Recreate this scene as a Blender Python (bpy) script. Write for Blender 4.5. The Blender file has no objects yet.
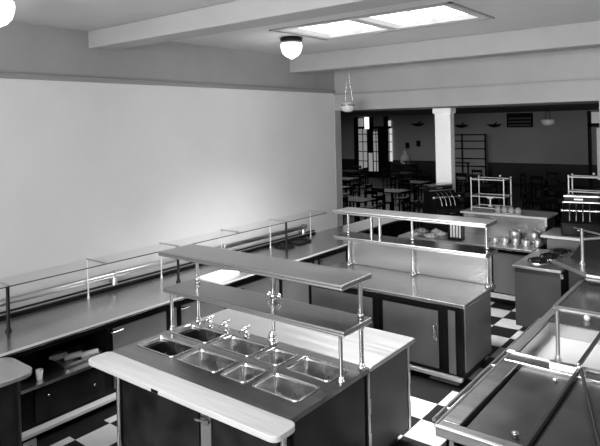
import bpy, math, random
from mathutils import Vector, Matrix
random.seed(7)
C = bpy.context.scene.collection
PI = math.pi

# ------------------------------------------------------------------ mesh builder
class MB:
    def __init__(s): s.v=[]; s.f=[]; s.sm=[]
    def add(s, vs, fs, smooth=False):
        o=len(s.v); s.v+= [tuple(p) for p in vs]
        for f in fs: s.f.append([i+o for i in f]); s.sm.append(smooth)
        return s
    def box(s,x0,y0,z0,x1,y1,z1):
        if x0>x1: x0,x1=x1,x0
        if y0>y1: y0,y1=y1,y0
        if z0>z1: z0,z1=z1,z0
        return s.add([(x0,y0,z0),(x1,y0,z0),(x1,y1,z0),(x0,y1,z0),(x0,y0,z1),(x1,y0,z1),(x1,y1,z1),(x0,y1,z1)],
            [(0,3,2,1),(4,5,6,7),(0,1,5,4),(1,2,6,5),(2,3,7,6),(3,0,4,7)])
    def prism(s,poly,z0,z1):
        n=len(poly)
        a=sum(poly[i][0]*poly[(i+1)%n][1]-poly[(i+1)%n][0]*poly[i][1] for i in range(n))
        if a<0: poly=poly[::-1]
        return s.add([(x,y,z0) for x,y in poly]+[(x,y,z1) for x,y in poly],
            [tuple(range(n))[::-1], tuple(range(n,2*n))]+[(i,(i+1)%n,n+(i+1)%n,n+i) for i in range(n)])
    def tube(s,p0,p1,r,r1=None,n=14):
        p0=Vector(p0);p1=Vector(p1);d=(p1-p0).normalized()
        a=Vector((0,0,1)) if abs(d.z)<.9 else Vector((1,0,0))
        u=d.cross(a).normalized();w=d.cross(u)
        r1=r if r1 is None else r1
        vs=[];
        for p,q in ((p0,r),(p1,r1)):
            for i in range(n):
                t=2*PI*i/n; vs.append(p+q*(math.cos(t)*u+math.sin(t)*w))
        s.add(vs,[(i,n+i,n+(i+1)%n,(i+1)%n) for i in range(n)],True)
        s.add(vs[:n],[tuple(range(n))]); s.add(vs[n:],[tuple(range(n))[::-1]])
        return s
    def path(s,pts,r,n=10):
        for a,b in zip(pts,pts[1:]): s.tube(a,b,r,n=n)
        for p in pts[1:-1]: s.ball(p,r,n)
        return s
    def lathe(s,prof,c,n=28,cap=True):
        vs=[];m=len(prof)
        for r,z in prof:
            for i in range(n):
                t=2*PI*i/n; vs.append((c[0]+r*math.cos(t),c[1]+r*math.sin(t),c[2]+z))
        fs=[(k*n+i,k*n+(i+1)%n,(k+1)*n+(i+1)%n,(k+1)*n+i) for k in range(m-1) for i in range(n)]
        s.add(vs,fs,True)
        if cap:
            if prof[0][0]>1e-4: s.add(vs[:n],[tuple(range(n))[::-1]])
            if prof[-1][0]>1e-4: s.add(vs[-n:],[tuple(range(n))])
        return s
    def ball(s,c,r,n=12,sz=1.0):
        pr=[(max(r*math.sin(PI*k/8),1e-5),-r*sz*math.cos(PI*k/8)) for k in range(9)]
        return s.lathe(pr,c,n,False)
    def loft(s,rings,caps=True,smooth=False):
        n=len(rings[0]);vs=[p for r in rings for p in r]
        s.add(vs,[(k*n+i,k*n+(i+1)%n,(k+1)*n+(i+1)%n,(k+1)*n+i) for k in range(len(rings)-1) for i in range(n)],smooth)
        if caps: s.add(rings[-1],[tuple(range(n))])
        return s
    def torus(s,c,R,r,n=24,m=8):
        vs=[];
        for i in range(n):
            for j in range(m):
                a=2*PI*i/n;b=2*PI*j/m
                vs.append((c[0]+(R+r*math.cos(b))*math.cos(a),c[1]+(R+r*math.cos(b))*math.sin(a),c[2]+r*math.sin(b)))
        return s.add(vs,[(i*m+j,((i+1)%n)*m+j,((i+1)%n)*m+(j+1)%m,i*m+(j+1)%m) for i in range(n) for j in range(m)],True)

def rrect(x0,y0,x1,y1,r,z=None,k=5):
    p=[]
    for cx,cy,a in ((x1-r,y1-r,0),(x0+r,y1-r,90),(x0+r,y0+r,180),(x1-r,y0+r,270)):
        for i in range(k+1):
            t=math.radians(a+90*i/k); q=(cx+r*math.cos(t),cy+r*math.sin(t)); p.append(q if z is None else (q[0],q[1],z))
    return p

def wloc(o):
    v=Vector((0,0,0))
    while o: v=v+o.location; o=o.parent
    return v

def build(name,mb,m,parent=None,origin=None,bevel=0):
    me=bpy.data.meshes.new(name)
    if parent is not None and origin is None: O=wloc(parent); loc=Vector((0,0,0))
    elif parent is not None: O=Vector(origin); loc=O-wloc(parent)
    else: O=Vector(origin) if origin else Vector((0,0,0)); loc=O
    me.from_pydata([(a-O.x,b-O.y,c-O.z) for a,b,c in mb.v],[],mb.f)
    me.polygons.foreach_set('use_smooth',mb.sm); me.update()
    me.materials.append(m)
    o=bpy.data.objects.new(name,me); C.objects.link(o); o.location=loc
    if parent is not None: o.parent=parent
    if bevel:
        b=o.modifiers.new('bevel','BEVEL'); b.width=bevel; b.segments=2; b.limit_method='ANGLE'; b.angle_limit=math.radians(50)
    return o

def thing(name,label,cat,loc,group=None):
    o=bpy.data.objects.new(name,None); C.objects.link(o); o.location=loc; o.empty_display_size=.1
    o['label']=label; o['category']=cat
    if group: o['group']=group
    return o
def tag(o,label,cat,group=None):
    o['label']=label; o['category']=cat
    if group: o['group']=group
    return o
def struct(name,mb,m,bevel=0,parent=None):
    o=build(name,mb,m,parent,bevel=bevel)
    if parent is None: o['kind']='structure'
    return o
def copy_tree(o,parent=None):
    c=o.copy(); C.objects.link(c); c.parent=parent
    for ch in list(o.children): copy_tree(ch,c)
    return c

# ------------------------------------------------------------------ materials
def mat(name,v,rough=.5,metal=0.,noise=0.,scale=4.,stretch=(1,1,1),bump=0.,rvar=0.,spec=.5,coat=0.):
    m=bpy.data.materials.new(name); m.use_nodes=True
    nt=m.node_tree; b=nt.nodes['Principled BSDF']
    b.inputs['Base Color'].default_value=(v,v,v,1); b.inputs['Roughness'].default_value=rough; b.inputs['Metallic'].default_value=metal
    b.inputs['Specular IOR Level'].default_value=spec
    if coat: b.inputs['Coat Weight'].default_value=coat
    tc=nt.nodes.new('ShaderNodeTexCoord'); mp=nt.nodes.new('ShaderNodeMapping'); mp.inputs['Scale'].default_value=stretch
    nz=nt.nodes.new('ShaderNodeTexNoise'); nz.inputs['Scale'].default_value=scale; nz.inputs['Detail'].default_value=5
    nt.links.new(tc.outputs['Object'],mp.inputs[0]); nt.links.new(mp.outputs[0],nz.inputs['Vector'])
    if noise:
        r=nt.nodes.new('ShaderNodeMapRange'); r.inputs[1].default_value=.3; r.inputs[2].default_value=.7
        r.inputs[3].default_value=max(0,v-noise); r.inputs[4].default_value=v+noise
        nt.links.new(nz.outputs['Fac'],r.inputs[0]); nt.links.new(r.outputs[0],b.inputs['Base Color'])
    if rvar:
        r=nt.nodes.new('ShaderNodeMapRange'); r.inputs[1].default_value=.3; r.inputs[2].default_value=.7
        r.inputs[3].default_value=max(.02,rough-rvar); r.inputs[4].default_value=rough+rvar
        nt.links.new(nz.outputs['Fac'],r.inputs[0]); nt.links.new(r.outputs[0],b.inputs['Roughness'])
    if bump:
        bp=nt.nodes.new('ShaderNodeBump'); bp.inputs['Strength'].default_value=bump; bp.inputs['Distance'].default_value=.02
        nt.links.new(nz.outputs['Fac'],bp.inputs['Height']); nt.links.new(bp.outputs[0],b.inputs['Normal'])
    return m
def emis(name,s,v=1.):
    m=bpy.data.materials.new(name); m.use_nodes=True; b=m.node_tree.nodes['Principled BSDF']
    b.inputs['Base Color'].default_value=(.8,.8,.8,1); b.inputs['Emission Color'].default_value=(v,v,v,1); b.inputs['Emission Strength'].default_value=s
    return m
def glassmat(name):
    m=bpy.data.materials.new(name); m.use_nodes=True; nt=m.node_tree
    for n in list(nt.nodes): nt.nodes.remove(n)
    out=nt.nodes.new('ShaderNodeOutputMaterial'); mx=nt.nodes.new('ShaderNodeMixShader'); t=nt.nodes.new('ShaderNodeBsdfTransparent'); g=nt.nodes.new('ShaderNodeBsdfGlossy')
    t.inputs[0].default_value=(.96,.96,.96,1); g.inputs['Roughness'].default_value=.02; g.inputs[0].default_value=(.9,.9,.9,1); mx.inputs[0].default_value=.02
    nt.links.new(t.outputs[0],mx.inputs[1]); nt.links.new(g.outputs[0],mx.inputs[2]); nt.links.new(mx.outputs[0],out.inputs[0])
    return m

M={}
M['wall']=mat('wall_paint',.57,.75,noise=.02,scale=1.2,bump=.02)
M['frieze']=mat('frieze_paint',.26,.8,noise=.02,scale=1.5)
M['header']=mat('header_paint',.285,.8,noise=.02,scale=1.5)
M['ceil']=mat('ceiling_paint',.40,.85,noise=.015,scale=2)
M['mold']=mat('molding_paint',.22,.5)
M['column']=mat('column_paint',.92,.6,noise=.01)
M['steel']=mat('brushed_steel',.52,.28,1.)
M['plain']=mat('smooth_steel_sheet',.66,.26,1.)
M['lidgloss']=mat('glossy_dark_top',.03,.22,0)
M['worktop']=mat('polished_worktop',.50,.24,1.,noise=.04,scale=2.5,stretch=(.5,14,14),rvar=.03)
M['dullsteel']=mat('dull_steel_sheet',.5,.30,1.,noise=.012,scale=3,stretch=(.5,.5,10),rvar=.03)
M['shelf']=mat('steel_shelf',.42,.24,1.,noise=.04,scale=2.5,stretch=(.5,14,14),rvar=.03)
M['topshade']=mat('shaded_steam_top',.31,.24,1.,noise=.04,scale=2.5,stretch=(.5,14,14),rvar=.03)  # shade from the over shelf put into a darker steel tone
M['topbright']=mat('bright_work_top',.58,.33,1.,noise=.03,scale=2.5,stretch=(.5,14,14),rvar=.03)  # direct skylight on the rear table put into a brighter steel tone
M['shelf_reflect']=mat('steel_shelf_dark_reflection',.25,.22,1.,noise=.03,scale=2.5,stretch=(.5,14,14),rvar=.03)  # dark reflection of the shelf above put into the lower shelf's tone
M['chrome']=mat('chrome',.62,.22,1.)
M['tube']=mat('plain_steel_tube',.36,.34,.9)
M['pipe']=mat('painted_pipe',.5,.3,1.)
M['panel_mid']=mat('charcoal_enamel_panel',.045,.35,0,noise=.008,scale=3,spec=.25)
M['pot']=mat('satin_pot_metal',.7,.38,.9)
M['basin']=mat('white_basin_enamel',.34,.4)
M['beam']=mat('beam_paint',.27,.85,noise=.01)
M['pan']=mat('pan_steel',.55,.24,1.,noise=.05,scale=6,rvar=.05)
M['panel']=mat('grey_enamel_panel',.125,.38,0,noise=.015,scale=3,spec=.5)
M['panel_dark']=mat('dark_enamel_panel',.011,.28,0,noise=.006,scale=4,spec=.15)
M['black']=mat('black_frame',.006,.3,0,noise=.003,scale=5,spec=.12)
M['toe']=mat('black_toe_kick',.012,.5)
M['ledge']=mat('pale_metal_ledge',.62,.4,.3)
M['wood']=mat('maple_board',.40,.45,noise=.04,scale=3,stretch=(1,14,8))
M['white']=mat('white_enamel',.8,.4)
M['rubber']=mat('black_rod',.012,.45)
M['lid']=mat('worn_dark_lid',.085,.34,.7,noise=.03,scale=2.6,rvar=.03)
M['glass']=glassmat('clear_glass')
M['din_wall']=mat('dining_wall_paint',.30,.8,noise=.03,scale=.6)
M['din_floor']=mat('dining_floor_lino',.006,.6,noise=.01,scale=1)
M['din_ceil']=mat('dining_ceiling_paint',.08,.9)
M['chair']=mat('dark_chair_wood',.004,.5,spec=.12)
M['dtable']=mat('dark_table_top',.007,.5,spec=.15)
M['globe']=emis('opal_globe',1.4)
M['sky']=emis('skylight_glass',2.2)
M['pane']=emis('daylit_pane',.55)
M['pane_dim']=emis('dim_daylit_pane',.16)
M['pottery']=mat('white_pottery',.78,.25)
M['bun']=mat('brown_roll',.33,.6,noise=.08,scale=20)
M['food']=mat('mixed_salad',.30,.6,noise=.25,scale=30)
M['opal']=mat('pale_opal_glass',.5,.25)

def floor_mat():
    m=bpy.data.materials.new('checker_tile_floor'); m.use_nodes=True; nt=m.node_tree; b=nt.nodes['Principled BSDF']
    L=nt.links.new
    tc=nt.nodes.new('ShaderNodeTexCoord'); sx=nt.nodes.new('ShaderNodeSeparateXYZ'); L(tc.outputs['Object'],sx.inputs[0])
    def mth(op,a,bv=None):
        n=nt.nodes.new('ShaderNodeMath'); n.operation=op
        for i,q in enumerate((a,bv)):
            if q is None: continue
            if hasattr(q,'links') or hasattr(q,'is_linked'): L(q,n.inputs[i])
            else: n.inputs[i].default_value=q
        return n.outputs[0]
    u=mth('DIVIDE',mth('ADD',sx.outputs[0],2.565+.341*40),.341); v=mth('DIVIDE',mth('ADD',sx.outputs[1],-5.035+.362*40),.362)
    par=mth('MODULO',mth('ADD',mth('FLOOR',u),mth('FLOOR',v)),2.)
    iso=mth('LESS_THAN',par,.5)
    X_,Y_=sx.outputs[0],sx.outputs[1]
    iso=mth('MAXIMUM',iso,mth('LESS_THAN',X_,-5.05))
    iso=mth('MAXIMUM',iso,mth('MULTIPLY',mth('LESS_THAN',X_,-2.565),mth('MULTIPLY',mth('GREATER_THAN',Y_,5.397),mth('LESS_THAN',Y_,5.9))))
    nz=nt.nodes.new('ShaderNodeTexNoise'); nz.inputs['Scale'].default_value=5.; nz.inputs['Detail'].default_value=4.; L(tc.outputs['Object'],nz.inputs['Vector'])
    lt=nt.nodes.new('ShaderNodeMapRange'); lt.inputs[3].default_value=.30; lt.inputs[4].default_value=.46; L(nz.outputs['Fac'],lt.inputs[0])
    dk=nt.nodes.new('ShaderNodeMapRange'); dk.inputs[3].default_value=.003; dk.inputs[4].default_value=.012; L(nz.outputs['Fac'],dk.inputs[0])
    mx=nt.nodes.new('ShaderNodeMix'); mx.data_type='FLOAT'; L(iso,mx.inputs[0]); L(lt.outputs[0],mx.inputs[2]); L(dk.outputs[0],mx.inputs[3])
    L(mx.outputs[0],b.inputs['Base Color']); b.inputs['Roughness'].default_value=.45; b.inputs['Specular IOR Level'].default_value=.15
    return m
M['tile']=floor_mat()

# ------------------------------------------------------------------ the setting
CZ=4.0; XR=4.2; YR=-3.2; XL=-6.2; YB=8.95
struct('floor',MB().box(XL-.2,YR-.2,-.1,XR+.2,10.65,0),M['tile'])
struct('floor_dining_hall',MB().box(-24,10.65,-.1,8,26.2,0),M['din_floor'])
cl=MB().box(XL-.2,YR-.2,CZ,-4.62,9.0,CZ+.15).box(-2.32,YR-.2,CZ,XR+.2,9.0,CZ+.15)
for q0,q1 in ((YR-.2,1.37),(2.52,5.35),(6.50,9.0)): cl.box(-4.62,q0,CZ,-2.32,q1,CZ+.15)
struct('ceiling',cl,M['ceil'])
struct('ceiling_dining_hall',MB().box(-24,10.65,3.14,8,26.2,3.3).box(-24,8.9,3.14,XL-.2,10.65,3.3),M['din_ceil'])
struct('wall_left',MB().box(XL-.2,YR,0,XL,9.12,3.40),M['wall'])
struct('wall_left_frieze',MB().box(XL-.2,YR,3.40,XL,8.95,CZ),M['frieze'])
struct('trim_1',MB().box(XL,YR,3.395,XL+.018,8.94,3.455).box(XL,YR,3.435,XL+.035,8.94,3.455),M['mold'],.004)
struct('wall_back',MB().box(XL-.2,YB,3.08,-1.72,10.65,CZ).box(-1.72,YB,0,-1.2,9.3,CZ).box(-1.2,YB,3.08,XR+.2,10.65,CZ),M['header'])
struct('trim_3',MB().box(XL,8.93,0,XL+.012,9.12,3.08),M['header'])
struct('trim_2',MB().box(XL,YB-.03,3.365,XR,YB,3.39),M['mold'],.004)
struct('wall_right',MB().box(XR,YR,0,XR+.2,YB,CZ),M['wall'])
struct('wall_rear',MB().box(XL,YR-.2,0,XR,YR,CZ),M['wall'])
struct('wall_dining_far',MB().box(-24,26,0,8,26.2,3.3),M['din_wall'])
struct('trim_4',MB().box(-24,25.96,0,8,26,.9),M['din_floor'])
struct('wall_dining_left',MB().box(-24.2,9.9,0,-24,26.2,3.3),M['din_wall'])
struct('wall_dining_right',MB().box(8,9.9,0,8.2,26.2,3.3),M['din_wall'])
struct('wall_dining_near',MB().box(-24,8.9,0,XL-.2,9.1,3.3).box(XR+.2,9.0,0,8,9.2,3.3),M['din_wall'])
struct('beam_near',MB().box(XL,3.86,3.795,XR,4.19,CZ),M['beam'],.01)
struct('beam_far',MB().box(XL,7.63,3.715,XR,8.0,CZ),M['beam'],.01)
struct('column',MB().box(-4.78,10.2,0,-4.47,10.38,3.08).box(-4.81,10.17,2.98,-4.45,10.42,3.08),M['column'],.008)
# skylight
def skylight(name,x0,x1,y0,y1):
    t=MB()
    for q in ((x0,y0,x0+.035,y1),(x1-.035,y0,x1,y1),(x0,y0,x1,y0+.035),(x0,y1-.035,x1,y1)): t.box(q[0],q[1],CZ-.015,q[2],q[3],CZ+.02)
    sk=struct(name,t,M['mold'])
    a0,a1,b0,b1=x0+.035,x1-.035,y0+.035,y1-.035; w=.10
    build('frame',MB().box(a0,b0,CZ-.004,a0+w,b1,CZ+.1).box(a1-w,b0,CZ-.004,a1,b1,CZ+.1).box(a0+w,b0,CZ-.004,a1-w,b0+w,CZ+.1).box(a0+w,b1-w,CZ-.004,a1-w,b1,CZ+.1),M['ceil'],sk)
    xm=(x0+x1)/2-.05
    build('mullion',MB().box(xm-.06,b0+w,CZ-.004,xm+.06,b1-w,CZ+.1),M['ceil'],sk)
    for p0,p1 in ((a0+w,xm-.06),(xm+.06,a1-w)):
        build('pane',MB().box(p0,b0+w,CZ+.05,p1,b1-w,CZ+.06),M['sky'],sk)
        pm=(p0+p1)/2; build('glazing_bar',MB().box(pm-.012,b0+w,CZ+.035,pm+.012,b1-w,CZ+.05),M['white'],sk)
skylight('window_1',-4.64,-2.30,5.33,6.52)
skylight('window_3',-4.64,-2.30,1.35,2.54)
# dining hall far openings (french door with side lights, right window)
dr=struct('door_1',MB().box(-16.75,25.9,0,-16.5,26,3.12).box(-15.95,25.9,0,-15.6,26,3.12).box(-14.95,25.9,0,-14.7,26,3.12).box(-16.75,25.9,2.5,-14.6,26,2.62).box(-16.75,25.9,0,-14.6,26,.3).box(-15.3,25.88,0,-14.85,26,2.5),M['black'])
build('side_light',MB().box(-16.5,25.94,.4,-16.0,25.95,2.5),M['pane_dim'],dr)
build('side_light',MB().box(-14.85,25.94,.8,-14.5,25.95,2.5),M['pane'],dr)
build('door_pane',MB().box(-15.6,25.94,.3,-15.3,25.95,2.35),M['pane_dim'],dr)
build('door_pane',MB().box(-15.85,25.85,.3,-15.62,25.86,1.25),M['pane_dim'],dr)
build('transom_pane',MB().box(-16.5,25.94,2.62,-16.2,25.95,3.05),M['pane_dim'],dr)
build('transom_pane',MB().box(-16.05,25.86,2.5,-15.8,25.87,3.1),M['sky'],dr)
build('transom_pane',MB().box(-14.85,25.94,2.62,-14.55,25.95,2.9),M['pane'],dr)
gb=MB()
for z in (.8,1.3,1.8,2.2): gb.box(-16.5,25.92,z,-14.5,25.935,z+.04)
for x in (-16.25,-15.45,-14.68): gb.box(x,25.92,.3,x+.04,25.935,2.5)
build('glazing_bar',gb,M['black'],dr)
wn=struct('window_2',MB().box(-5.42,25.88,0,-5.3,26,3.1).box(-5.42,25.88,2.45,-4.0,26,2.6),M['black'])
build('pane',MB().box(-5.28,25.94,2.6,-4.2,25.95,3.05),M['pane_dim'],wn)
build('pane',MB().box(-5.1,25.94,.3,-4.2,25.95,2.4),M['pane_dim'],wn)

# ------------------------------------------------------------------ ceiling lamps
def globe(loc,label,s=1.):
    t=thing('ceiling_globe_lamp',label,'ceiling lamp',loc,'opal globe ceiling lamps')
    x,y,z=loc
    build('ceiling_cap',MB().lathe([(.12*s,-.062),(.17*s,-.055),(.18*s,-.02),(.15*s,0)],(x,y,z)),M['black'],t)
    build('globe_shade',MB().lathe([(.10*s,-.075),(.165*s,-.08),(.172*s,-.13*s),(.168*s,-.18*s),(.145*s,-.25*s),(.10*s,-.30*s),(.05*s,-.325*s),(.012,-.345*s)],(x,y,z)),M['globe'],t)
    return t
globe((-4.835,6.0,CZ),'white acorn globe lamp beside the left end of the skylight',.84)
globe((-4.93,2.22,CZ),'white globe lamp cut off by the top left corner of the frame',.9)
pl=thing('pendant_lamp','pale glass bowl pendant hanging on thin chains before the left opening','pendant lamp',(-5.48,8.3,CZ))
build('ceiling_cap',MB().lathe([(.03,-.06),(.06,-.03),(.06,0)],(-5.48,8.3,CZ)),M['black'],pl)
for a in (30,150,270):
    ca,sa=math.cos(math.radians(a)),math.sin(math.radians(a))
    build('chain',MB().path([(-5.48+.02*ca,8.3+.02*sa,3.96),(-5.48+.035*ca,8.3+.035*sa,3.6),(-5.48+.085*ca,8.3+.085*sa,3.22)],.005,6),M['chrome'],pl)
build('bowl_shade',MB().lathe([(.085,.16),(.115,.12),(.12,.07),(.09,.02),(.05,0)],(-5.48,8.3,3.03)),M['opal'],pl)
build('metal_band',MB().lathe([(.118,.10),(.124,.10),(.124,.125),(.116,.125)],(-5.48,8.3,3.03),cap=False),M['chrome'],pl)

# ------------------------------------------------------------------ helpers for furniture
def post(x,y,z0,z1,r=.022,flange=True,collars=()):
    m=MB().tube((x,y,z0),(x,y,z1),r)
    if flange: m.lathe([(r*1.8,0),(r*1.8,.010),(r*1.3,.018),(r*1.2,.035),(r,.04)],(x,y,z0))
    for c in collars: m.lathe([(r,-.022),(r*1.4,-.018),(r*1.4,.018),(r,.022)],(x,y,c))
    return m
def handle(x,y0,z,h=.12,axis='y',out=-.045):
    # a vertical bow pull on a face
    if axis=='y': return MB().path([(x,y0,z-h/2),(x,y0+out,z-h/2+.015),(x,y0+out,z+h/2-.015),(x,y0,z+h/2)],.011,8)
    return MB().path([(y0,x,z-h/2),(y0+out,x,z-h/2+.015),(y0+out,x,z+h/2-.015),(y0,x,z+h/2)],.008,8)
def shelfboard(x0,y0,x1,y1,z,th=.035):
    # sheet shelf with rolled rounded edges
    m=MB().box(x0,y0,z-th+.004,x1,y1,z)
    return m

# ------------------------------------------------------------------ steam table (front half of first island)
ST=thing('steam_table','stainless steam table with sunken food pans and pale wooden carving ledge','steam table',(-3.45,3.4,0))
build('cabinet',MB().box(-4.38,2.96,.10,-2.50,3.93,.74).box(-4.38,2.96,.74,-4.34,3.93,.86).box(-2.54,2.96,.74,-2.50,3.93,.86).box(-4.38,2.96,.74,-2.5,3.0,.86).box(-4.38,3.89,.74,-2.5,3.93,.86),M['black'],ST,bevel=.004)
build('toe_kick',MB().box(-4.30,3.04,0,-2.58,3.93,.10),M['toe'],ST)
# top with wells
PX=[(-4.41,-3.905),(-3.86,-3.385),(-3.34,-3.065),(-3.005,-2.555)]
PY=[(3.145,3.435),(3.53,3.82)]
holes=[(a+.012,b+.012,c-.012,d-.012) for (a,c) in PX for (b,d) in PY]
xs=sorted({-4.46,-2.45}|{h[0] for h in holes}|{h[2] for h in holes}); ys=sorted({2.93,3.935}|{h[1] for h in holes}|{h[3] for h in holes})
top=MB()
for i in range(len(xs)-1):
    for j in range(len(ys)-1):
        cx=(xs[i]+xs[i+1])/2; cy=(ys[j]+ys[j+1])/2
        if not any(h[0]<cx<h[2] and h[1]<cy<h[3] for h in holes): top.box(xs[i],ys[j],.86,xs[i+1],ys[j+1],.90)
build('worktop',top,M['topshade'],ST)
brd=MB().prism(rrect(-4.48,2.70,-2.37,2.929,.06),.862,.905)
bo=build('carving_ledge',brd,M['wood'],ST,bevel=.006); bo['label']='pale wooden carving ledge'
build('ledge_plate',MB().box(-3.60,2.697,.868,-3.52,2.701,.892),M['black'],ST)
for x in (-4.2,-3.28,-2.6): build('ledge_bracket',MB().box(x-.03,2.74,.835,x+.03,2.96,.861).box(x-.02,2.93,.77,x+.02,2.96,.84),M['steel'],ST,bevel=.004)
for x0,x1 in ((-4.31,-3.35),(-3.20,-2.57)):
    d=build('door',MB().box(x0,2.94,.14,x1,2.958,.80),M['panel_dark'],ST,bevel=.004)
build('divider_strip',MB().box(-3.33,2.94,.12,-3.22,2.957,.82),M['panel'],ST,bevel=.003)
build('latch',MB().tube((-3.275,2.94,.66),(-3.275,2.90,.66),.012).tube((-3.34,2.898,.655),(-3.19,2.898,.675),.011).box(-3.31,2.925,.62,-3.24,2.94,.70),M['chrome'],ST)
for x in (-4.37,-2.51):
    l=MB().tube((x,2.94,.02),(x,2.94,.86),.022).lathe([(.034,0),(.034,.02),(.022,.06)],(x,2.94,.0))
    build('leg',l,M['chrome'],ST)
build('side_panel',MB().box(-2.50,3.02,.12,-2.478,3.90,.84),M['panel_dark'],ST,bevel=.004)
# valves along the rear of the wells
def tap(x,y,h=.10,kind=0):
    m=MB().lathe([(.028,0),(.028,.01),(.012,.02),(.012,h)],(x,y,.90))
    m.ball((x,y,.90+h),.018)
    if kind==0:
        m.path([(x,y,.90+h*.75),(x-.02,y-.05,.90+h*.8),(x-.02,y-.07,.90+h*.55)],.009,8)
        m.tube((x-.04,y,.91+h),(x+.04,y,.91+h),.007).tube((x,y-.04,.91+h),(x,y+.04,.91+h),.007)
    else:
        m.lathe([(.02,.02),(.05,.03),(.05,.045),(.02,.055),(.045,.065),(.045,.078),(.018,.09),(.03,.10),(.0001,.12)],(x,y,.90))
    return m
for x,k in ((-4.22,0),(-4.0,0),(-3.74,0),(-3.42,1)): build('water_valve',tap(x,3.885,.07,k),M['chrome'],ST)

# food pans in the wells
def pan(x0,y0,x1,y1,z,label,depth=.15):
    r=.04; R=[]
    for ins,dz,rr in ((0,0,r),(0,.005,r),(.004,.008,r),(.010,.006,r-.004),(.015,0,r-.006),(.018,-.02,r-.006),(.026,-depth+.02,r-.008),(.042,-depth,r-.02)):
        R.append(rrect(x0+ins,y0+ins,x1-ins,y1-ins,max(rr,.012),z+dz,6))
    m=MB().loft(R,True,False)
    m.sm=[True]*len(m.sm); m.sm[-1]=False
    o=build('food_pan',m,M['pan'],origin=((x0+x1)/2,(y0+y1)/2,z-depth))
    return tag(o,label,'food pan','food pans sunk in the steam table')
lab={(0,0):'empty steel food pan at left end of row beside the wooden ledge',(1,0):'second steel food pan from left in row beside the wooden ledge',
(2,0):'narrow steel food pan in the front row between two wide ones',(3,0):'steel food pan at right end of front row beside the wooden ledge',
(0,1):'steel food pan at left end of back row under the shelf',(1,1):'second steel food pan from left in back row under the shelf',
(2,1):'narrow steel food pan in the back row under the shelf',(3,1):'steel food pan at right end of back row by the shelf post'}
for i in range(4):
    for j in range(2):
        a,c=PX[i]; b,d=PY[j]; pan(a,b,c,d,.9005,lab[(i,j)])

# rear work table of first island
WT=thing('work_table','bright steel topped work table joined behind the steam table','work table',(-3.45,4.3,0))
build('worktop',MB().box(-4.46,3.94,.862,-2.44,4.71,.902),M['topbright'],WT,bevel=.008)
build('cabinet',MB().box(-4.38,3.955,.10,-2.51,4.64,.862),M['black'],WT,bevel=.004)
build('side_panel',MB().box(-2.51,4.0,.12,-2.482,4.62,.83),M['panel_mid'],WT,bevel=.004)
build('side_panel',MB().box(-4.40,4.0,.12,-4.38,4.62,.83),M['panel_dark'],WT,bevel=.004)
for x0,x1 in ((-4.34,-3.5),(-3.42,-2.58)):
    d=build('door',MB().box(x0,4.64,.14,x1,4.658,.83),M['panel'],WT,bevel=.004)
build('toe_kick',MB().box(-4.30,3.96,0,-2.56,4.56,.10),M['toe'],WT)
for y in (3.975,4.65): 
    build('corner_strip',MB().box(-2.505,y-.02,.5,-2.478,y+.02,.62).box(-2.505,y-.02,.2,-2.478,y+.02,.34).box(-2.508,y-.018,.1,-2.482,y+.018,.86),M['steel'],WT)

# over shelf of first island
OS=thing('over_shelf','two tier steel shelf on chrome posts over the food pans','shelf',(-3.45,3.85,.90))
def shelf(name,x0,y0,x1,y1,z,m,par,trim='steel'):
    o=build(name,MB().box(x0+.012,y0+.012,z-.03,x1-.012,y1-.012,z),M[m],par)
    t=MB(); rr=.011
    for zz in (z-.011,z-.033):
        P=[(x0+.012,y0+.012,zz),(x1-.012,y0+.012,zz),(x1-.012,y1-.012,zz),(x0+.012,y1-.012,zz)]
        for i in range(4): t.tube(P[i],P[(i+1)%4],rr,n=10); t.ball(P[i],rr,10)
    build('edge_trim',t,M[trim],o)
    return o
shelf('lower_shelf',-4.56,3.575,-2.44,3.985,1.287,'shelf_reflect',OS,'tube')
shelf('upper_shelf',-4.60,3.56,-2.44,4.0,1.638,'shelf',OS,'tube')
for x in (-4.45,-2.49): build('short_post',post(x,3.60,.9015,1.255,.016),M['chrome'],OS)
for x in (-4.42,-3.42,-2.50): build('tall_post',post(x,3.905,.9015,1.61,.018,collars=(1.225,1.315)),M['chrome'],OS)
build('clamp',MB().tube((-3.47,3.905,1.325),(-3.35,3.905,1.325),.014).ball((-3.35,3.905,1.325),.022).ball((-3.47,3.905,1.325),.022),M['chrome'],OS)

# ------------------------------------------------------------------ second island
SC=thing('serving_counter','steel topped serving counter with grey cupboard doors on the second island','counter',(-3.45,6.3,0))
X0,X1,Y0,Y1=-4.56,-2.50,5.90,6.72
build('worktop',MB().box(X0-.04,5.82,.862,-2.44,6.77,.902),M['worktop'],SC,bevel=.008)
build('cabinet',MB().box(X0,Y0,.10,X1,Y1,.862),M['black'],SC,bevel=.004)
build('toe_kick',MB().box(X0+.06,Y0+.10,0,X1-.05,Y1-.06,.10),M['toe'],SC)
build('base_ledge',MB().box(X0,Y0-.05,.06,X1,Y0,.10),M['ledge'],SC,bevel=.004)
for x0,x1,hx in ((-4.50,-3.60,None),(-3.46,-2.77,-2.80)):
    d=build('door',MB().box(x0,Y0-.02,.14,x1,Y0-.002,.77),M['panel'],SC,bevel=.004)
    if hx: build('handle',handle(hx,Y0-.02,.55,.16).box(hx-.02,Y0-.026,.45,hx+.02,Y0-.02,.65),M['chrome'],d)
build('divider_strip',MB().box(-2.655,Y0-.018,.12,-2.575,Y0-.001,.80),M['panel'],SC,bevel=.003)
build('divider_strip',MB().box(-3.545,Y0-.014,.12,-3.51,Y0-.001,.80),M['black'],SC,bevel=.003)
build('side_panel',MB().box(X1,Y0+.04,.14,X1+.02,Y1-.03,.84),M['panel'],SC,bevel=.004)
bs=build('back_panel',MB().box(-4.48,6.70,.904,-2.47,6.725,1.262),M['plain'],SC,bevel=.003)
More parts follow.
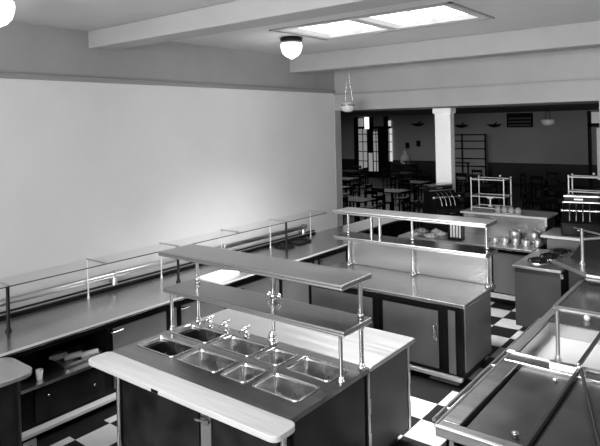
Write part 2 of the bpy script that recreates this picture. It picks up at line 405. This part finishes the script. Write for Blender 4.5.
OT=thing('over_shelf','two tier steel shelf on chrome posts above the second island','shelf',(-3.45,6.65,.90))
shelf('lower_shelf',-4.55,6.45,-2.43,6.84,1.315,'shelf_reflect',OT,'tube')
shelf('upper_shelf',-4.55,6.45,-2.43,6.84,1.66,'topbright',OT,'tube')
for x in (-4.43,-3.46,-2.50): build('tall_post',post(x,6.655,.9025,1.632,.018,collars=(1.255,1.345)),M['chrome'],OT)
build('short_post',post(-2.50,6.755,.9025,1.28,.015),M['chrome'],OT)
for x in (-4.15,-4.02): build('rear_post',post(x,6.80,1.315,1.632,.022,flange=False),M['chrome'],OT)

# ------------------------------------------------------------------ left wall counter
LC=thing('wall_counter','long steel topped counter running along the pale left wall','counter',(-5.7,5.0,0))
build('worktop',MB().prism([(-6.195,.2),(-5.20,.2),(-5.20,8.0),(-5.62,8.9),(-5.62,10.9),(-6.195,10.9)] if False else [(-6.195,.2),(-5.20,.2),(-5.20,8.35),(-6.195,8.35)],.862,.902),M['worktop'],LC,bevel=.008)
build('edge_strip',MB().box(-5.20,.2,.884,-5.19,8.35,.904),M['ledge'],LC)
build('edge_rail',MB().box(-5.25,.2,.81,-5.235,8.35,.86),M['black'],LC)
build('back_strip',MB().box(-6.195,.2,.902,-6.15,8.2,.925).box(-6.195,.2,.95,-6.165,8.2,.965),M['black'],LC)
# carcass with an open bay (Y 2.62..3.42) and closed doors beyond
cb=MB().box(-6.19,.2,.10,-6.1,8.3,.862).box(-6.19,.2,.10,-5.29,1.9,.862).box(-6.1,3.44,.10,-5.29,8.3,.80).box(-6.1,1.9,.10,-5.29,3.44,.47).box(-6.1,1.9,.80,-5.29,8.3,.862)
build('cabinet',cb,M['black'],LC)
build('shelf',MB().box(-6.1,1.9,.47,-5.23,3.44,.50),M['dullsteel'],LC,bevel=.004)
build('drawer_front',MB().box(-5.29,2.66,.14,-5.27,3.38,.45),M['panel_dark'],LC,bevel=.004)
build('knob',MB().ball((-5.255,2.78,.36),.012,10),M['chrome'],LC); build('knob',MB().ball((-5.255,3.26,.28),.012,10),M['chrome'],LC)
build('base_ledge',MB().box(-5.29,1.9,.065,-5.20,8.3,.10),M['ledge'],LC,bevel=.004)
build('toe_kick',MB().box(-6.1,1.9,0,-5.32,8.3,.06),M['toe'],LC)
y=3.50
for w in (.68,.68,.68,.68,.68):
    d=build('door',MB().box(-5.29,y,.14,-5.268,y+w,.77),M['panel'],LC,bevel=.004)
    build('handle',MB().tube((-5.268,y+.0,.745),(-5.225,y+.0,.745),.012).tube((-5.228,y-.05,.745),(-5.228,y+.08,.745),.009),M['chrome'],d)
    build('divider_strip',MB().box(-5.29,y+w+.08,.14,-5.27,y+w+.15,.77),M['panel'],LC,bevel=.003)
    y+=w+.23
# rounded bar end in the lower left corner
BE=thing('counter_end','rounded end of a pale topped counter in the lower left corner','counter',(-4.9,1.6,0))
build('worktop',MB().prism(rrect(-5.14,.5,-4.62,2.36,.12,k=10),.86,.90),M['topbright'],BE,bevel=.008)
build('cabinet',MB().prism(rrect(-5.15,.55,-4.68,2.29,.12,k=10),.10,.86),M['panel_dark'],BE)
build('base_ledge',MB().prism(rrect(-5.14,.52,-4.66,2.32,.12,k=10),.05,.10),M['ledge'],BE)
build('toe_kick',MB().prism(rrect(-5.1,.6,-4.74,2.2,.1,k=8),0,.05),M['toe'],BE)
for x0,x1,z in ((-4.98,-4.90,.30),(-4.83,-4.72,.33)): build('kick_plate',MB().box(-4.68,x0+7.08-.0,.11,-4.668,x1+7.08,z),M['steel'],BE)

# counter tail passing through the left opening
CT=thing('counter_run','narrow grey topped counter running on through the left opening','counter',(-5.95,9.7,0))
build('worktop',MB().box(-6.19,8.36,.86,-5.60,10.9,.90),M['dullsteel'],CT,bevel=.006)
build('cabinet',MB().box(-6.17,8.38,0,-5.68,10.85,.86),M['panel_dark'],CT)

# glass guard along the left counter
GG=thing('glass_guard','clear glass shelf on slender posts along the left wall counter','glass guard',(-5.9,5.3,.90))
build('glass_shelf',MB().box(-6.07,2.2,1.335,-5.70,7.92,1.343),M['glass'],GG)
build('glass_edge',MB().box(-5.702,2.2,1.334,-5.696,7.92,1.344),M['rubber'],GG)
for i,yy in enumerate((2.64,3.70,4.74,5.82,6.87,7.92)):
    build('arm',MB().box(-6.07,yy-.012,1.345,-5.70,yy+.012,1.358),M['dullsteel'],GG)
    build('rear_post',post(-6.05,yy,.9025,1.345,.009 if i else .016),M['ledge'],GG)
    if i in (0,2,4): build('front_post',post(-5.72,yy,.9025,1.334,.017),M['panel_dark'],GG)
# pipe rail on the wall
PR=thing('wall_rail','round metal pipe rail fixed along the pale left wall','rail',(-6.1,5.0,1.1))
build('pipe',MB().tube((-6.10,.3,1.085),(-6.10,7.85,1.085),.036),M['pipe'],PR)
for yy in (1.5,4.08,5.9,7.78):
    build('bracket',MB().lathe([(.034,-.12),(.034,-.06),(.026,-.04),(.026,0)],(-6.10,yy,1.085)).lathe([(.034,-.02),(.046,-.015),(.046,.015),(.034,.02)],(-6.10,yy,1.1)).ball((-6.10,yy,1.09),.046).tube((-6.10,yy,1.0),(-6.197,yy,1.0),.02),M['pipe'],PR)
# things on the left counter
o=build('paper_stack',MB().prism([(-5.60,4.98),(-5.62,5.38),(-5.36,5.46),(-5.22,4.96)],.9025,.935),M['white'],origin=(-5.45,5.2,.9025),bevel=.003)
tag(o,'stack of white paper on the left wall counter behind the shelf','paper')
for (xa,ya,xb,yb,l) in ((-6.05,6.95,-5.78,7.15,'small dark tray on the wall counter nearer the guard post'),(-6.08,7.30,-5.80,7.62,'larger dark tray at far end of the wall counter')):
    t=build('serving_tray',MB().loft([rrect(xa,ya,xb,yb,.03,.9025),rrect(xa-.012,ya-.012,xb+.012,yb+.012,.035,.93),rrect(xa-.006,ya-.006,xb+.006,yb+.006,.03,.93),rrect(xa+.006,ya+.006,xb-.006,yb-.006,.028,.908)],True).add(rrect(xa,ya,xb,yb,.03,.9025),[tuple(range(24))[::-1]]),M['panel_dark'],origin=((xa+xb)/2,(ya+yb)/2,.9025))
    tag(t,l,'tray','dark trays on the wall counter')
bk=thing('bread_basket','shallow basket heaped with pale bundles on the open shelf below the counter','basket',(-5.5,3.2,.50))
build('rim',MB().loft([rrect(-5.66,3.0,-5.34,3.38,.06,.501),rrect(-5.70,2.96,-5.30,3.42,.07,.56),rrect(-5.69,2.97,-5.31,3.41,.07,.56),rrect(-5.65,3.01,-5.35,3.37,.06,.51)],True),M['dullsteel'],bk)
for (a,b,c) in ((-5.6,3.06,.20),(-5.5,3.16,.34),(-5.42,3.3,.1)):
    build('bundle',MB().tube((a-.03,b-.06,.535),(a+.06,b+.08,.56),.035,.028),M['pottery'],bk)
o=build('paper_cup',MB().lathe([(.024,0),(.034,.09),(.031,.09),(.022,.006)],(-5.34,2.74,.5005)),M['pottery'],origin=(-5.34,2.74,.5005)); tag(o,'small white cup alone at the front of the open shelf','cup')

# ------------------------------------------------------------------ back counter
BC=thing('back_counter','grey panelled steel topped counter across the back opening','counter',(-3.7,9.4,0))
build('worktop',MB().box(-4.85,8.80,.862,-2.62,10.1,.902),M['topbright'],BC,bevel=.008)
build('cabinet',MB().box(-4.80,8.90,.10,-2.64,10.05,.862),M['black'],BC)
for x0,x1 in ((-4.75,-4.1),(-4.02,-3.32),(-3.24,-2.66)): build('panel',MB().box(x0,8.878,.18,x1,8.898,.80),M['panel'],BC,bevel=.004)
build('base_ledge',MB().box(-4.80,8.84,.10,-2.64,8.90,.16),M['ledge'],BC,bevel=.004)
build('toe_kick',MB().box(-4.78,8.95,0,-2.66,10.0,.10),M['toe'],BC)
BX=thing('counter_riser','pale topped raised steel cabinet on the back counter carrying the display rack','cabinet',(-3.3,9.85,.902))
build('body',MB().box(-3.98,9.55,.9025,-2.64,10.10,1.26),M['plain'],BX,bevel=.004)
build('top',MB().box(-4.02,9.50,1.26,-2.60,10.14,1.29),M['ledge'],BX,bevel=.004)
build('bracket',MB().box(-2.64,9.52,1.14,-2.61,9.56,1.26),M['ledge'],BX)

# pots on the back counter
pots=[(-3.50,9.02,.04,.12,'small'),(-3.37,9.06,.045,.10,'s'),(-3.22,9.08,.06,.11,'s'),(-3.06,9.09,.055,.12,'s'),(-2.90,9.09,.065,.11,'s'),(-2.74,9.12,.055,.12,'s'),(-3.16,9.36,.085,.20,'t'),(-2.86,9.38,.085,.20,'t')]
pl_=['slim bright pot at left end of the row beside the shelf post','small bright pot second from left in the front row','round bright pot third from left in the front row','bright pot in the middle of the front row','wide bright pot next to the last in the front row','bright pot at right end of the front row',
'tall domed urn behind the left half of the pot row','tall domed urn behind the right half of the pot row']
for (x,y,r,h,k),l in zip(pots,pl_):
    x+=.10
    t=thing('metal_pot' if k!='t' else 'metal_urn',l,'pot' if k!='t' else 'urn',(x,y,.9025),'bright pots on the back counter')
    build('body',MB().lathe([(r*.85,0),(r,.015),(r,h*.7),(r*.92,h*.8),(r*.95,h*.82)],(x,y,.9025)),M['pot'],t)
    build('lid',MB().lathe([(r*.96,h*.82),(r*.8,h*.93),(r*.3,h),(.012,h*1.02),(.012,h*1.1),(.0005,h*1.12)],(x,y,.9025)),M['pot'],t)
    build('handle',MB().path([(x+r,y-.01,.9025+h*.65),(x+r+.03,y-.01,.9025+h*.6),(x+r+.03,y-.01,.9025+h*.3),(x+r,y-.01,.9025+h*.2)],.006,6),M['black'],t)
# display racks
def rack(x0,y0,x1,y1,zs,z0,label,base=None):
    t=thing('display_rack',label,'rack',((x0+x1)/2,(y0+y1)/2,z0),'wire display racks')
    for x in (x0,x1):
        for y in (y0,y1):
            build('post',MB().tube((x,y,z0),(x,y,zs[-1]),.011,n=10).ball((x,y,zs[-1]),.016,10),M['ledge'],t)
    for z in zs:
        build('shelf_frame',MB().path([(x0,y0,z-.02),(x1,y0,z-.02),(x1,y1,z-.02),(x0,y1,z-.02),(x0,y0,z-.02)],.010,8),M['ledge'],t)
        build('glass_shelf',MB().box(x0+.01,y0+.01,z-.024,x1-.01,y1-.01,z-.018),M['glass'],t)
    build('finial',MB().ball((x1-.18,y1,zs[-1]+.02),.02,10),M['ledge'],t)
    return t
rack(-3.88,9.66,-3.32,10.02,(1.37,1.56,1.85),1.291,'pale framed two tier display rack on the raised cabinet by the column')
# rolls tray
tr=build('roll_tray',MB().prism(rrect(-3.46,9.54,-3.0,9.64,.02),1.2915,1.308),M['dullsteel'],origin=(-3.23,9.6,1.2915),bevel=.003); tag(tr,'narrow steel tray under the row of round rolls','tray')
for i,x in enumerate((-3.40,-3.29,-3.18,-3.07)):
    o=build('bread_roll',MB().lathe([(.035,0),(.052,.02),(.054,.05),(.04,.085),(.015,.10),(.0005,.102)],(x,9.59,1.3085)),M['bun'],origin=(x,9.59,1.3085))
    tag(o,['leftmost round roll on the narrow tray','second round roll from left on the narrow tray','third round roll from left on the narrow tray','rightmost round roll on the narrow tray'][i],'roll','rolls on the narrow tray')
st=thing('ornament_stand','small pale stemmed dish standing inside the display rack','dish',(-3.62,9.85,1.352))
build('stem',MB().lathe([(.05,0),(.012,.02),(.012,.12)],(-3.62,9.85,1.352)),M['pottery'],st)
build('bowl',MB().lathe([(.012,.12),(.07,.15),(.08,.17),(.075,.17),(.01,.13)],(-3.62,9.85,1.352)),M['pottery'],st)

# cash registers
def register(loc,rz,label):
    t=thing('cash_register',label,'cash register',(0,0,0),'black cash registers')
    build('body',MB().box(-.28,-.24,0,.28,.26,.20).loft([[(-.27,-.18,.20),(.27,-.18,.20),(.27,.25,.20),(-.27,.25,.20)],[(-.25,.02,.46),(.25,.02,.46),(.25,.24,.46),(-.25,.24,.46)]],True),M['black'],t,bevel=.012)
    d=build('drawer',MB().box(-.25,-.256,.03,.25,-.24,.16),M['panel_dark'],t,bevel=.004)
    build('handle',MB().path([(-.06,-.256,.10),(-.06,-.29,.10),(.06,-.29,.10),(.06,-.256,.10)],.007,8),M['chrome'],d)
    build('indicator',MB().box(-.24,.06,.46,.24,.22,.56),M['panel_dark'],t,bevel=.01)
    build('indicator_trim',MB().box(-.245,.05,.545,.245,.23,.565).box(-.26,.035,.455,.26,.06,.475).box(-.10,.055,.50,.02,.06,.52),M['dullsteel'],t)
    build('key_rail',MB().tube((-.26,-.10,.36),(.26,-.10,.36),.022).ball((-.26,-.10,.36),.03).ball((.26,-.10,.36),.03),M['chrome'],t)
    for x in (-.16,-.07,.02,.11):
        a=[(x,.03,.44),(x,-.06,.425),(x,-.135,.37),(x,-.18,.29),(x,-.20,.22)]
        build('lever',MB().path(a,.011,8),M['chrome'],t)
    t.location=loc; t.rotation_euler=(0,0,rz); return t
RS=thing('register_stand','low white topped stand holding the register at the right','stand',(-2.2,9.35,0))
build('body',MB().box(-2.50,9.10,.0,-1.74,9.75,1.06),M['panel'],RS)
build('top',MB().box(-2.58,9.06,1.06,-1.73,9.78,1.10),M['ledge'],RS,bevel=.006)
register((-2.08,9.42,1.1005),math.radians(12),'black cash register with bright levers at the right on a pale stand')
S1=build('register_block',MB().box(-4.72,9.45,.9025,-4.12,10.0,1.13),M['black'],origin=(-4.4,9.7,.9025),bevel=.01); tag(S1,'black block raising the register in front of the white column','stand')
register((-4.42,9.72,1.1305),math.radians(58),'black cash register with bright levers in front of the white column')
rack(-2.36,9.86,-1.86,10.1,(1.70,1.93),1.68 if False else 1.101,'pale framed display rack rising behind the right hand cash register')
build_dummy=None

# goods on the back counter, left part
WR=thing('card_rack','small black rack of upright white slips behind the second island shelf','rack',(-3.88,8.97,.9025))
build('frame',MB().box(-4.0,8.92,.9025,-3.76,9.05,.94).box(-4.0,9.03,.94,-3.76,9.05,1.24).box(-4.0,8.92,.94,-3.985,9.05,1.20).box(-3.775,8.92,.94,-3.76,9.05,1.20),M['black'],WR)
for i in range(4): build('slip',MB().box(-3.97+.052*i,8.96,.94,-3.943+.052*i,9.0,1.19),M['pottery'],WR)
gl=['oval plate of food at the near left edge of the back counter','round plate of food behind the oval one','white bowl nearest the black slip rack','shallow dish of salad at the front of the back counter','domed pale dish behind the salad dish']
for (x,y,r,k),l in zip(((-4.62,8.98,.11,0),(-4.62,9.26,.11,0),(-4.22,9.15,.10,1),(-4.30,8.93,.12,0),(-4.39,9.31,.085,1)),gl):
    t=thing('serving_dish',l,'dish',(x,y,.9025),'dishes of food on the back counter')
    build('dish',MB().lathe([(r*.6,0),(r,.03),(r*1.04,.034),(r*.95,.03),(r*.55,.01)],(x,y,.9025)),M['pottery'],t)
    if k==0: build('food',MB().lathe([(r*.8,.022),(r*.7,.05),(r*.4,.07),(.001,.075)],(x,y,.9025),14),M['food'],t)
    else: build('cover',MB().lathe([(r*.9,.034),(r*.85,.05),(r*.6,.065),(.02,.07),(.015,.085),(.0005,.088)],(x,y,.9025)),M['opal'],t)

# ------------------------------------------------------------------ right hand counter with burners
RC=thing('burner_counter','dark end counter at the right with round burners on its steel top','counter',(-2.3,8.4,0))
build('worktop',MB().box(-2.60,7.82,.866,-1.98,9.0,.902),M['topbright'],RC,bevel=.006)
build('cabinet',MB().box(-2.56,7.90,.10,-2.02,9.04,.866),M['black'],RC)
build('end_panel',MB().box(-2.58,7.86,.09,-2.00,7.90,.862),M['panel_mid'],RC,bevel=.004)
build('toe_kick',MB().box(-2.52,7.95,0,-2.08,9.0,.10),M['toe'],RC)
for z in (.82,.40): build('hinge',MB().tube((-1.985,7.87,z-.03),(-1.985,7.87,z+.03),.016).box(-2.0,7.855,z-.03,-1.97,7.885,z+.03),M['chrome'],RC)
bl=['round black burner at the near end of the right counter','round black burner second along the right counter','round black burner furthest along the right counter']
for (x,y),l in zip(((-2.34,8.12),(-2.28,8.46),(-2.24,8.82)),bl):
    t=thing('ring_burner',l,'burner',(x,y,.9025),'burners on the right counter')
    build('base',MB().lathe([(.13,0),(.13,.01),(.10,.02),(.03,.02)],(x,y,.9025)),M['dullsteel'],t)
    build('ring',MB().torus((x,y,.945),.095,.014).torus((x,y,.95),.045,.012),M['black'],t)
    for a in range(4):
        c,s_=math.cos(a*PI/2+.4),math.sin(a*PI/2+.4)
        build('arm',MB().path([(x+.02*c,y+.02*s_,.95),(x+.12*c,y+.12*s_,.955),(x+.14*c,y+.14*s_,.915)],.009,6),M['black'],t)
# diagonal corner worktop
CW=thing('corner_worktop','pale raised corner worktop with diagonal tube edge beside the right counter','counter',(-1.5,8.3,0))
poly=[(-2.093,7.90),(-1.582,7.385),(-.4,7.30),(-.4,8.85),(-1.0,8.85),(-2.0,8.2)]
build('worktop',MB().prism(poly,.975,1.0),M['plain'],CW)
build('tube_edge',MB().path([(-2.093,7.90,.99),(-1.582,7.38,.99),(-.4,7.295,.99)],.026,12),M['tube'],CW)
build('diagonal_panel',MB().prism([(-1.95,8.05),(-1.66,7.70),(-.45,7.70),(-.45,8.83),(-1.0,8.83),(-1.95,8.2)],.04,.975),M['panel'],CW)
GC=thing('glass_case','dark backed glass case with chrome post and rails standing on the corner worktop','glass case',(-1.5,8.1,1.0))
build('corner_post',post(-1.755,7.93,1.0005,1.43,.02),M['tube'],GC)
build('top_rail',MB().path([(-1.87,8.04,1.43),(-1.755,7.93,1.43),(-1.2,7.5,1.43)],.012,10).ball((-1.755,7.93,1.43),.022),M['tube'],GC)
build('side_rail',MB().tube((-1.755,7.93,1.31),(-1.15,8.72,1.31),.02),M['tube'],GC)
build('dark_back',MB().loft([[(-1.96,8.19,1.0005),(-1.1,8.76,1.0005),(-1.11,8.78,1.0005),(-1.97,8.21,1.0005)],[(-1.78,8.31,1.29),(-1.1,8.76,1.29),(-1.11,8.78,1.29),(-1.79,8.33,1.29)]]),M['panel_dark'],GC)
build('glass_front',MB().prism([(-1.74,7.93),(-1.22,7.52),(-1.216,7.525),(-1.736,7.935)],1.02,1.40),M['glass'],GC)

# ------------------------------------------------------------------ right hand tables
TA=thing('lidded_table','near steel table with dark sunken lids in the lower right corner','table',(-.8,4.1,0))
xa,xb,ya,yb=-1.65,-.05,3.43,4.86
fr=MB().box(xa,ya,.83,xb,ya+.09,.90).box(xa,yb-.16,.83,xb,yb,.90).box(xa,ya+.0901,.83,xa+.125,yb-.1601,.90).box(xb-.1,ya+.0901,.83,xb,yb-.1601,.90)
build('frame',fr,M['worktop'],TA,bevel=.006)
build('frame_rim',MB().path([(xa,ya,.897),(xa,yb,.897),(xb,yb,.897),(xb,ya,.897),(xa,ya,.897)],.012,8),M['tube'],TA)
build('well_floor',MB().box(xa+.1,ya+.05,.78,xb-.05,yb-.05,.82),M['toe'],TA)
l1=build('lid',MB().box(-1.50,ya+.092,.86,-1.125,yb-.162,.875),M['lid'],TA,bevel=.004)
l2=build('lid',MB().box(-1.095,ya+.092,.86,-.16,yb-.162,.875),M['lid'],TA,bevel=.004)
for y in (3.63,4.55): build('knob',MB().lathe([(.012,0),(.012,.014),(.024,.02),(.022,.028),(.0005,.032)],(-1.21,y,.875)),M['dullsteel'],l1)
build('knob',MB().lathe([(.012,0),(.012,.014),(.024,.02),(.022,.028),(.0005,.032)],(-.62,4.45,.875)),M['dullsteel'],l2)
build('dividing_bar',MB().box(-1.122,ya+.03,.876,-1.098,yb,.915),M['rubber'],TA,bevel=.003)
build('brace_rod',MB().tube((-1.10,4.84,.915),(-.76,3.75,.915),.012),M['rubber'],TA)
build('joint',MB().box(-1.32,4.80,.90,-1.06,4.85,.925).ball((-1.11,4.83,.925),.025),M['steel'],TA)
build('apron',MB().box(xa+.05,ya+.05,.70,xb-.05,ya+.07,.83).box(xa+.05,ya+.05,.70,xa+.07,yb-.02,.83),M['panel'],TA)
for x in (xa+.1,xb-.1):
    for y in (ya+.08,yb-.08): build('leg',MB().tube((x,y,0),(x,y,.83),.024).lathe([(.036,0),(.036,.02),(.024,.05)],(x,y,0)),M['chrome'],TA)
build('lower_shelf',MB().box(xa+.1,ya+.1,.22,xb-.1,yb-.1,.24),M['panel_dark'],TA)

TB=thing('sink_table','open steel table with deep white bottomed basin behind the lidded one','sink',(-.85,5.6,0))
xa,ya,yb=-1.69,4.885,6.34
build('rim',MB().box(xa,ya,.86,xb,ya+.03,.90).box(xa,yb-.06,.86,xb,yb,.90).box(xa,ya+.0301,.86,xa+.07,yb-.0601,.90).box(xb-.06,ya+.0301,.86,xb,yb-.0601,.90),M['tube'],TB,bevel=.006)
A,B_=xa+.06,xb-.05; c,d=ya+.03,yb-.05
d=5.90
build('basin_wall',MB().box(A,c,.74,A+.02,d,.87).box(B_-.02,c,.74,B_,d,.87).box(A,d-.02,.74,B_,d,.87).box(A,c,.74,B_,c+.02,.87),M['dullsteel'],TB)
w=build('basin_floor',MB().box(A,c,.73,B_,d,.75),M['basin'],TB); w['label']='white basin bottom'
build('cross_plate',MB().box(A-.02,d,.85,B_,yb-.062,.885),M['lidgloss'],TB)
build('guard_post',post(-1.29,4.94,.90,1.30,.016),M['tube'],TB)
build('knob',MB().lathe([(.02,0),(.03,.02),(.02,.045),(.001,.05)],(-1.32,6.1,.885)),M['ledge'],TB)
build('dividing_bar',MB().box(-1.135,ya,.90,-1.11,yb-.02,.93),M['rubber'],TB,bevel=.003)
for x in (xa+.06,xb-.06):
    for y in (ya+.08,yb-.08): build('leg',MB().tube((x,y,0),(x,y,.86),.022),M['chrome'],TB)
TC=thing('dark_top_table','dark topped steel edged table between the basin and corner worktop','table',(-.85,7.0,0))
build('top',MB().box(-1.66,6.37,.86,-.05,7.64,.885),M['lidgloss'],TC)
build('edge',MB().box(-1.70,6.35,.85,-1.66,7.66,.90).box(-1.70,6.35,.85,-.05,6.37,.90).box(-1.70,7.64,.85,-.05,7.66,.90),M['tube'],TC,bevel=.004)
build('body',MB().box(-1.60,6.42,.1,-.1,7.6,.85),M['black'],TC)
build('toe_kick',MB().box(-1.55,6.5,0,-.15,7.55,.10),M['toe'],TC)
RL=thing('tray_rail','thin steel tray rail along the aisle side of the right tables','rail',(-1.78,5.5,.75))
build('tube',MB().tube((-1.79,3.7,.78),(-1.79,6.2,.78),.015),M['steel'],RL)
for y in (3.9,4.8,6.0): build('bracket',MB().tube((-1.79,y,.78),(-1.665,y,.78),.011,n=8),M['steel'],RL)

# ------------------------------------------------------------------ dining hall
def chair_mesh():
    m=MB()
    for x in (-.19,.19):
        m.box(x-.018,-.20,0,x+.018,-.165,.44); m.box(x-.018,.165,0,x+.018,.20,.92)
    m.box(-.21,-.22,.43,.21,.21,.465); m.box(-.17,.17,.80,.17,.19,.90); m.box(-.17,.17,.60,.17,.19,.66)
    m.box(-.19,-.19,.2,-.17,.19,.22); m.box(.17,-.19,.2,.19,.19,.22)
    return m
ch0=None; tb0=None; lefts=0
rows=[(13.4,(-8.6,-6.3,-4.2)),(15.6,(-10.9,-8.75,-6.4,-4.0)),(18.2,(-12.2,-9.3,-7.0,-4.6)),(21.2,(-14.0,-11.4,-8.6,-5.8))]
for ry,rx in rows:
    for x in rx:
        left = x/ry < -.46
        lb='dark dining table seen through the left opening' if left else 'dark dining table seen through the right opening'
        g='dining tables beyond the left opening' if left else 'dining tables beyond the right opening'
        if tb0 is None:
            tb0=thing('dining_table',lb,'table',(x,ry,0),g)
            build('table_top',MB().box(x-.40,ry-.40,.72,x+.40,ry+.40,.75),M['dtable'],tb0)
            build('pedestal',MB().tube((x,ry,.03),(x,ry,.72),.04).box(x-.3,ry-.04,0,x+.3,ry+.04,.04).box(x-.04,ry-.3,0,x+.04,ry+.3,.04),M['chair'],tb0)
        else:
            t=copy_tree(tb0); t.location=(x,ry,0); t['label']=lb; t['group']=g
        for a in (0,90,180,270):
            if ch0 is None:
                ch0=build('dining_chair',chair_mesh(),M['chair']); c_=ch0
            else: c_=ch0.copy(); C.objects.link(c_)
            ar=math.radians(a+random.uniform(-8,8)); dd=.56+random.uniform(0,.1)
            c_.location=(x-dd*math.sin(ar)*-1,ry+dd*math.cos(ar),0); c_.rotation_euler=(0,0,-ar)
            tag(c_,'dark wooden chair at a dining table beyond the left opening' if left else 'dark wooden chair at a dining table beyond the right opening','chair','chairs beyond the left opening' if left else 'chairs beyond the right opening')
# far wall fittings
for (x,z,l) in ((-12.95,2.72,'dark bowl wall lamp high on the far dining wall right of the door'),(-10.75,2.62,'dark oval wall lamp above the far glazed cupboard'),(-9.2,2.62,'dark oval wall lamp left of the dark grille')):
    t=thing('wall_lamp',l,'wall lamp',(x,25.8,z),'lamps on the far dining wall')
    build('bowl_shade',MB().lathe([(.03,-.14),(.2,-.09),(.32,.0),(.30,.01)],(x,25.72,z)),M['chair'],t)
    build('arm',MB().tube((x,25.72,z-.02),(x,26,z+.10),.03),M['chair'],t)
gr=thing('wall_grille','dark rectangular grille high on the far dining wall','grille',(-8.16,25.95,2.8))
build('frame',MB().box(-8.72,25.95,2.47,-7.6,26,3.1),M['chair'],gr)
build('slats',MB().box(-8.65,25.94,2.53,-7.67,25.95,2.6).box(-8.65,25.94,2.68,-7.67,25.95,2.75).box(-8.65,25.94,2.83,-7.67,25.95,2.9),M['din_ceil'],gr)
cu=thing('glazed_cupboard','tall pale paned cupboard against the far dining wall','cupboard',(-10.45,25.85,0))
build('carcass',MB().box(-11.3,25.75,0,-9.6,26,2.2),M['din_wall'],cu)
cf=MB()
for x in (-11.3,-10.75,-9.66): cf.box(x,25.70,.3,x+.06,25.75,2.2)
for z in (.7,1.05,1.5,1.85,2.14): cf.box(-11.3,25.70,z,-9.6,25.75,z+.05)
build('door_frame',cf,M['chair'],cu)
for (x,z,l) in ((-13.65,1.65,'small dark box on the far wall near the door'),(-13.05,1.75,'taller dark box on the far wall under the bowl lamp')):
    o=build('wall_box',MB().box(x-.08,25.9,z-.14,x+.08,26,z+.14),M['chair'],origin=(x,25.95,z)); tag(o,l,'wall box')
ur=thing('coffee_urn','pale urn standing on a low stand in the dining hall','urn',(-13.0,24.5,0))
build('stand',MB().box(-13.5,24.2,0,-12.5,24.8,.85),M['chair'],ur)
build('body',MB().lathe([(.2,.85),(.25,.95),(.25,1.15),(.16,1.28),(.10,1.34),(.12,1.42),(.05,1.48)],(-13.0,24.5,0)),M['din_wall'],ur)
rn=build('hall_rail',MB().box(-12.6,23.5,1.0,-9.5,23.6,1.06).box(-12.5,23.52,0,-12.44,23.58,1.0).box(-11.9,23.52,0,-11.84,23.58,1.0).box(-9.6,23.52,0,-9.54,23.58,1.0),M['dtable']); tag(rn,'low pale topped rail across the dim dining hall','rail')
pd=thing('pendant_lamp','dim pendant lamp hanging in the dining hall beyond the right opening','pendant lamp',(-4.3,16.0,3.14))
for dx in (-.06,.06): build('chain',MB().tube((-4.3+dx,16,2.78),(-4.3+dx*.4,16,3.14),.008,n=6),M['dtable'],pd)
build('bowl_shade',MB().lathe([(.10,.0),(.17,.05),(.18,.15),(.16,.15)],(-4.3,16.0,2.66)),M['opal'],pd)

# ------------------------------------------------------------------ light
def area(name,loc,rot,sx,sy,e,spread=180):
    l=bpy.data.lights.new(name,'AREA'); l.shape='RECTANGLE'; l.size=sx; l.size_y=sy; l.energy=e; l.spread=math.radians(spread)
    o=bpy.data.objects.new(name,l); C.objects.link(o); o.location=loc; o.rotation_euler=rot; return o
area('skylight_daylight',(-3.47,5.92,CZ-.02),(0,0,0),2.0,.9,230,100)
area('skylight_daylight',(-3.47,1.95,CZ-.02),(0,0,0),2.0,.9,30,95)
area('rear_fill',(-2.8,YR+.1,2.4),(math.radians(90),0,0),4.5,2.2,240,100)  # added fill light from behind the view; wall_rear has no window
area('rear_fill',(1.8,YR+.1,2.4),(math.radians(90),0,0),3.0,2.2,190,100)  # second added fill from behind, also without a window
area('right_fill',(XR-.1,7.0,2.4),(math.radians(90),0,math.radians(90)),3.0,2.0,95)  # added fill to brighten the far left wall; wall_right has no window
area('dining_fill',(-13,20,3.0),(0,0,0),6,4,170)  # added overhead fill that raises the dining hall's far wall
area('dining_fill',(-6,19,3.0),(0,0,0),6,4,15)  # weaker added fill over the right part of the hall
for x,y in ((-4.835,6.0),(-5.02,2.19)):
    p=bpy.data.lights.new('globe_bulb','POINT'); p.energy=8; p.shadow_soft_size=.15; o=bpy.data.objects.new('globe_bulb',p); C.objects.link(o); o.location=(x,y,3.5)
W=bpy.data.worlds.new('World'); bpy.context.scene.world=W; W.use_nodes=True
W.node_tree.nodes['Background'].inputs[0].default_value=(.5,.5,.5,1); W.node_tree.nodes['Background'].inputs[1].default_value=.1

# ------------------------------------------------------------------ camera (rising front view camera: level, slightly rolled, lens shifted down)
yaw,roll=-.6665,-.0223
f=Vector((math.sin(yaw),math.cos(yaw),0)); r=Vector((math.cos(yaw),-math.sin(yaw),0)); u=Vector((0,0,1))
r2=math.cos(roll)*r+math.sin(roll)*u; u2=-math.sin(roll)*r+math.cos(roll)*u
cd=bpy.data.cameras.new('camera'); co=bpy.data.objects.new('camera',cd); C.objects.link(co)
co.matrix_world=Matrix(((r2.x,u2.x,-f.x,0),(r2.y,u2.y,-f.y,0),(r2.z,u2.z,-f.z,2.85),(0,0,0,1)))
cd.sensor_width=36; cd.lens=580/600*36; cd.shift_y=-(223-123.6)/600; cd.clip_end=200
S=bpy.context.scene; S.camera=co
S.view_settings.view_transform='Standard'; S.view_settings.look='None'; S.view_settings.exposure=0; S.view_settings.gamma=1
S.cycles.use_denoising=True
S.cycles.max_bounces=8
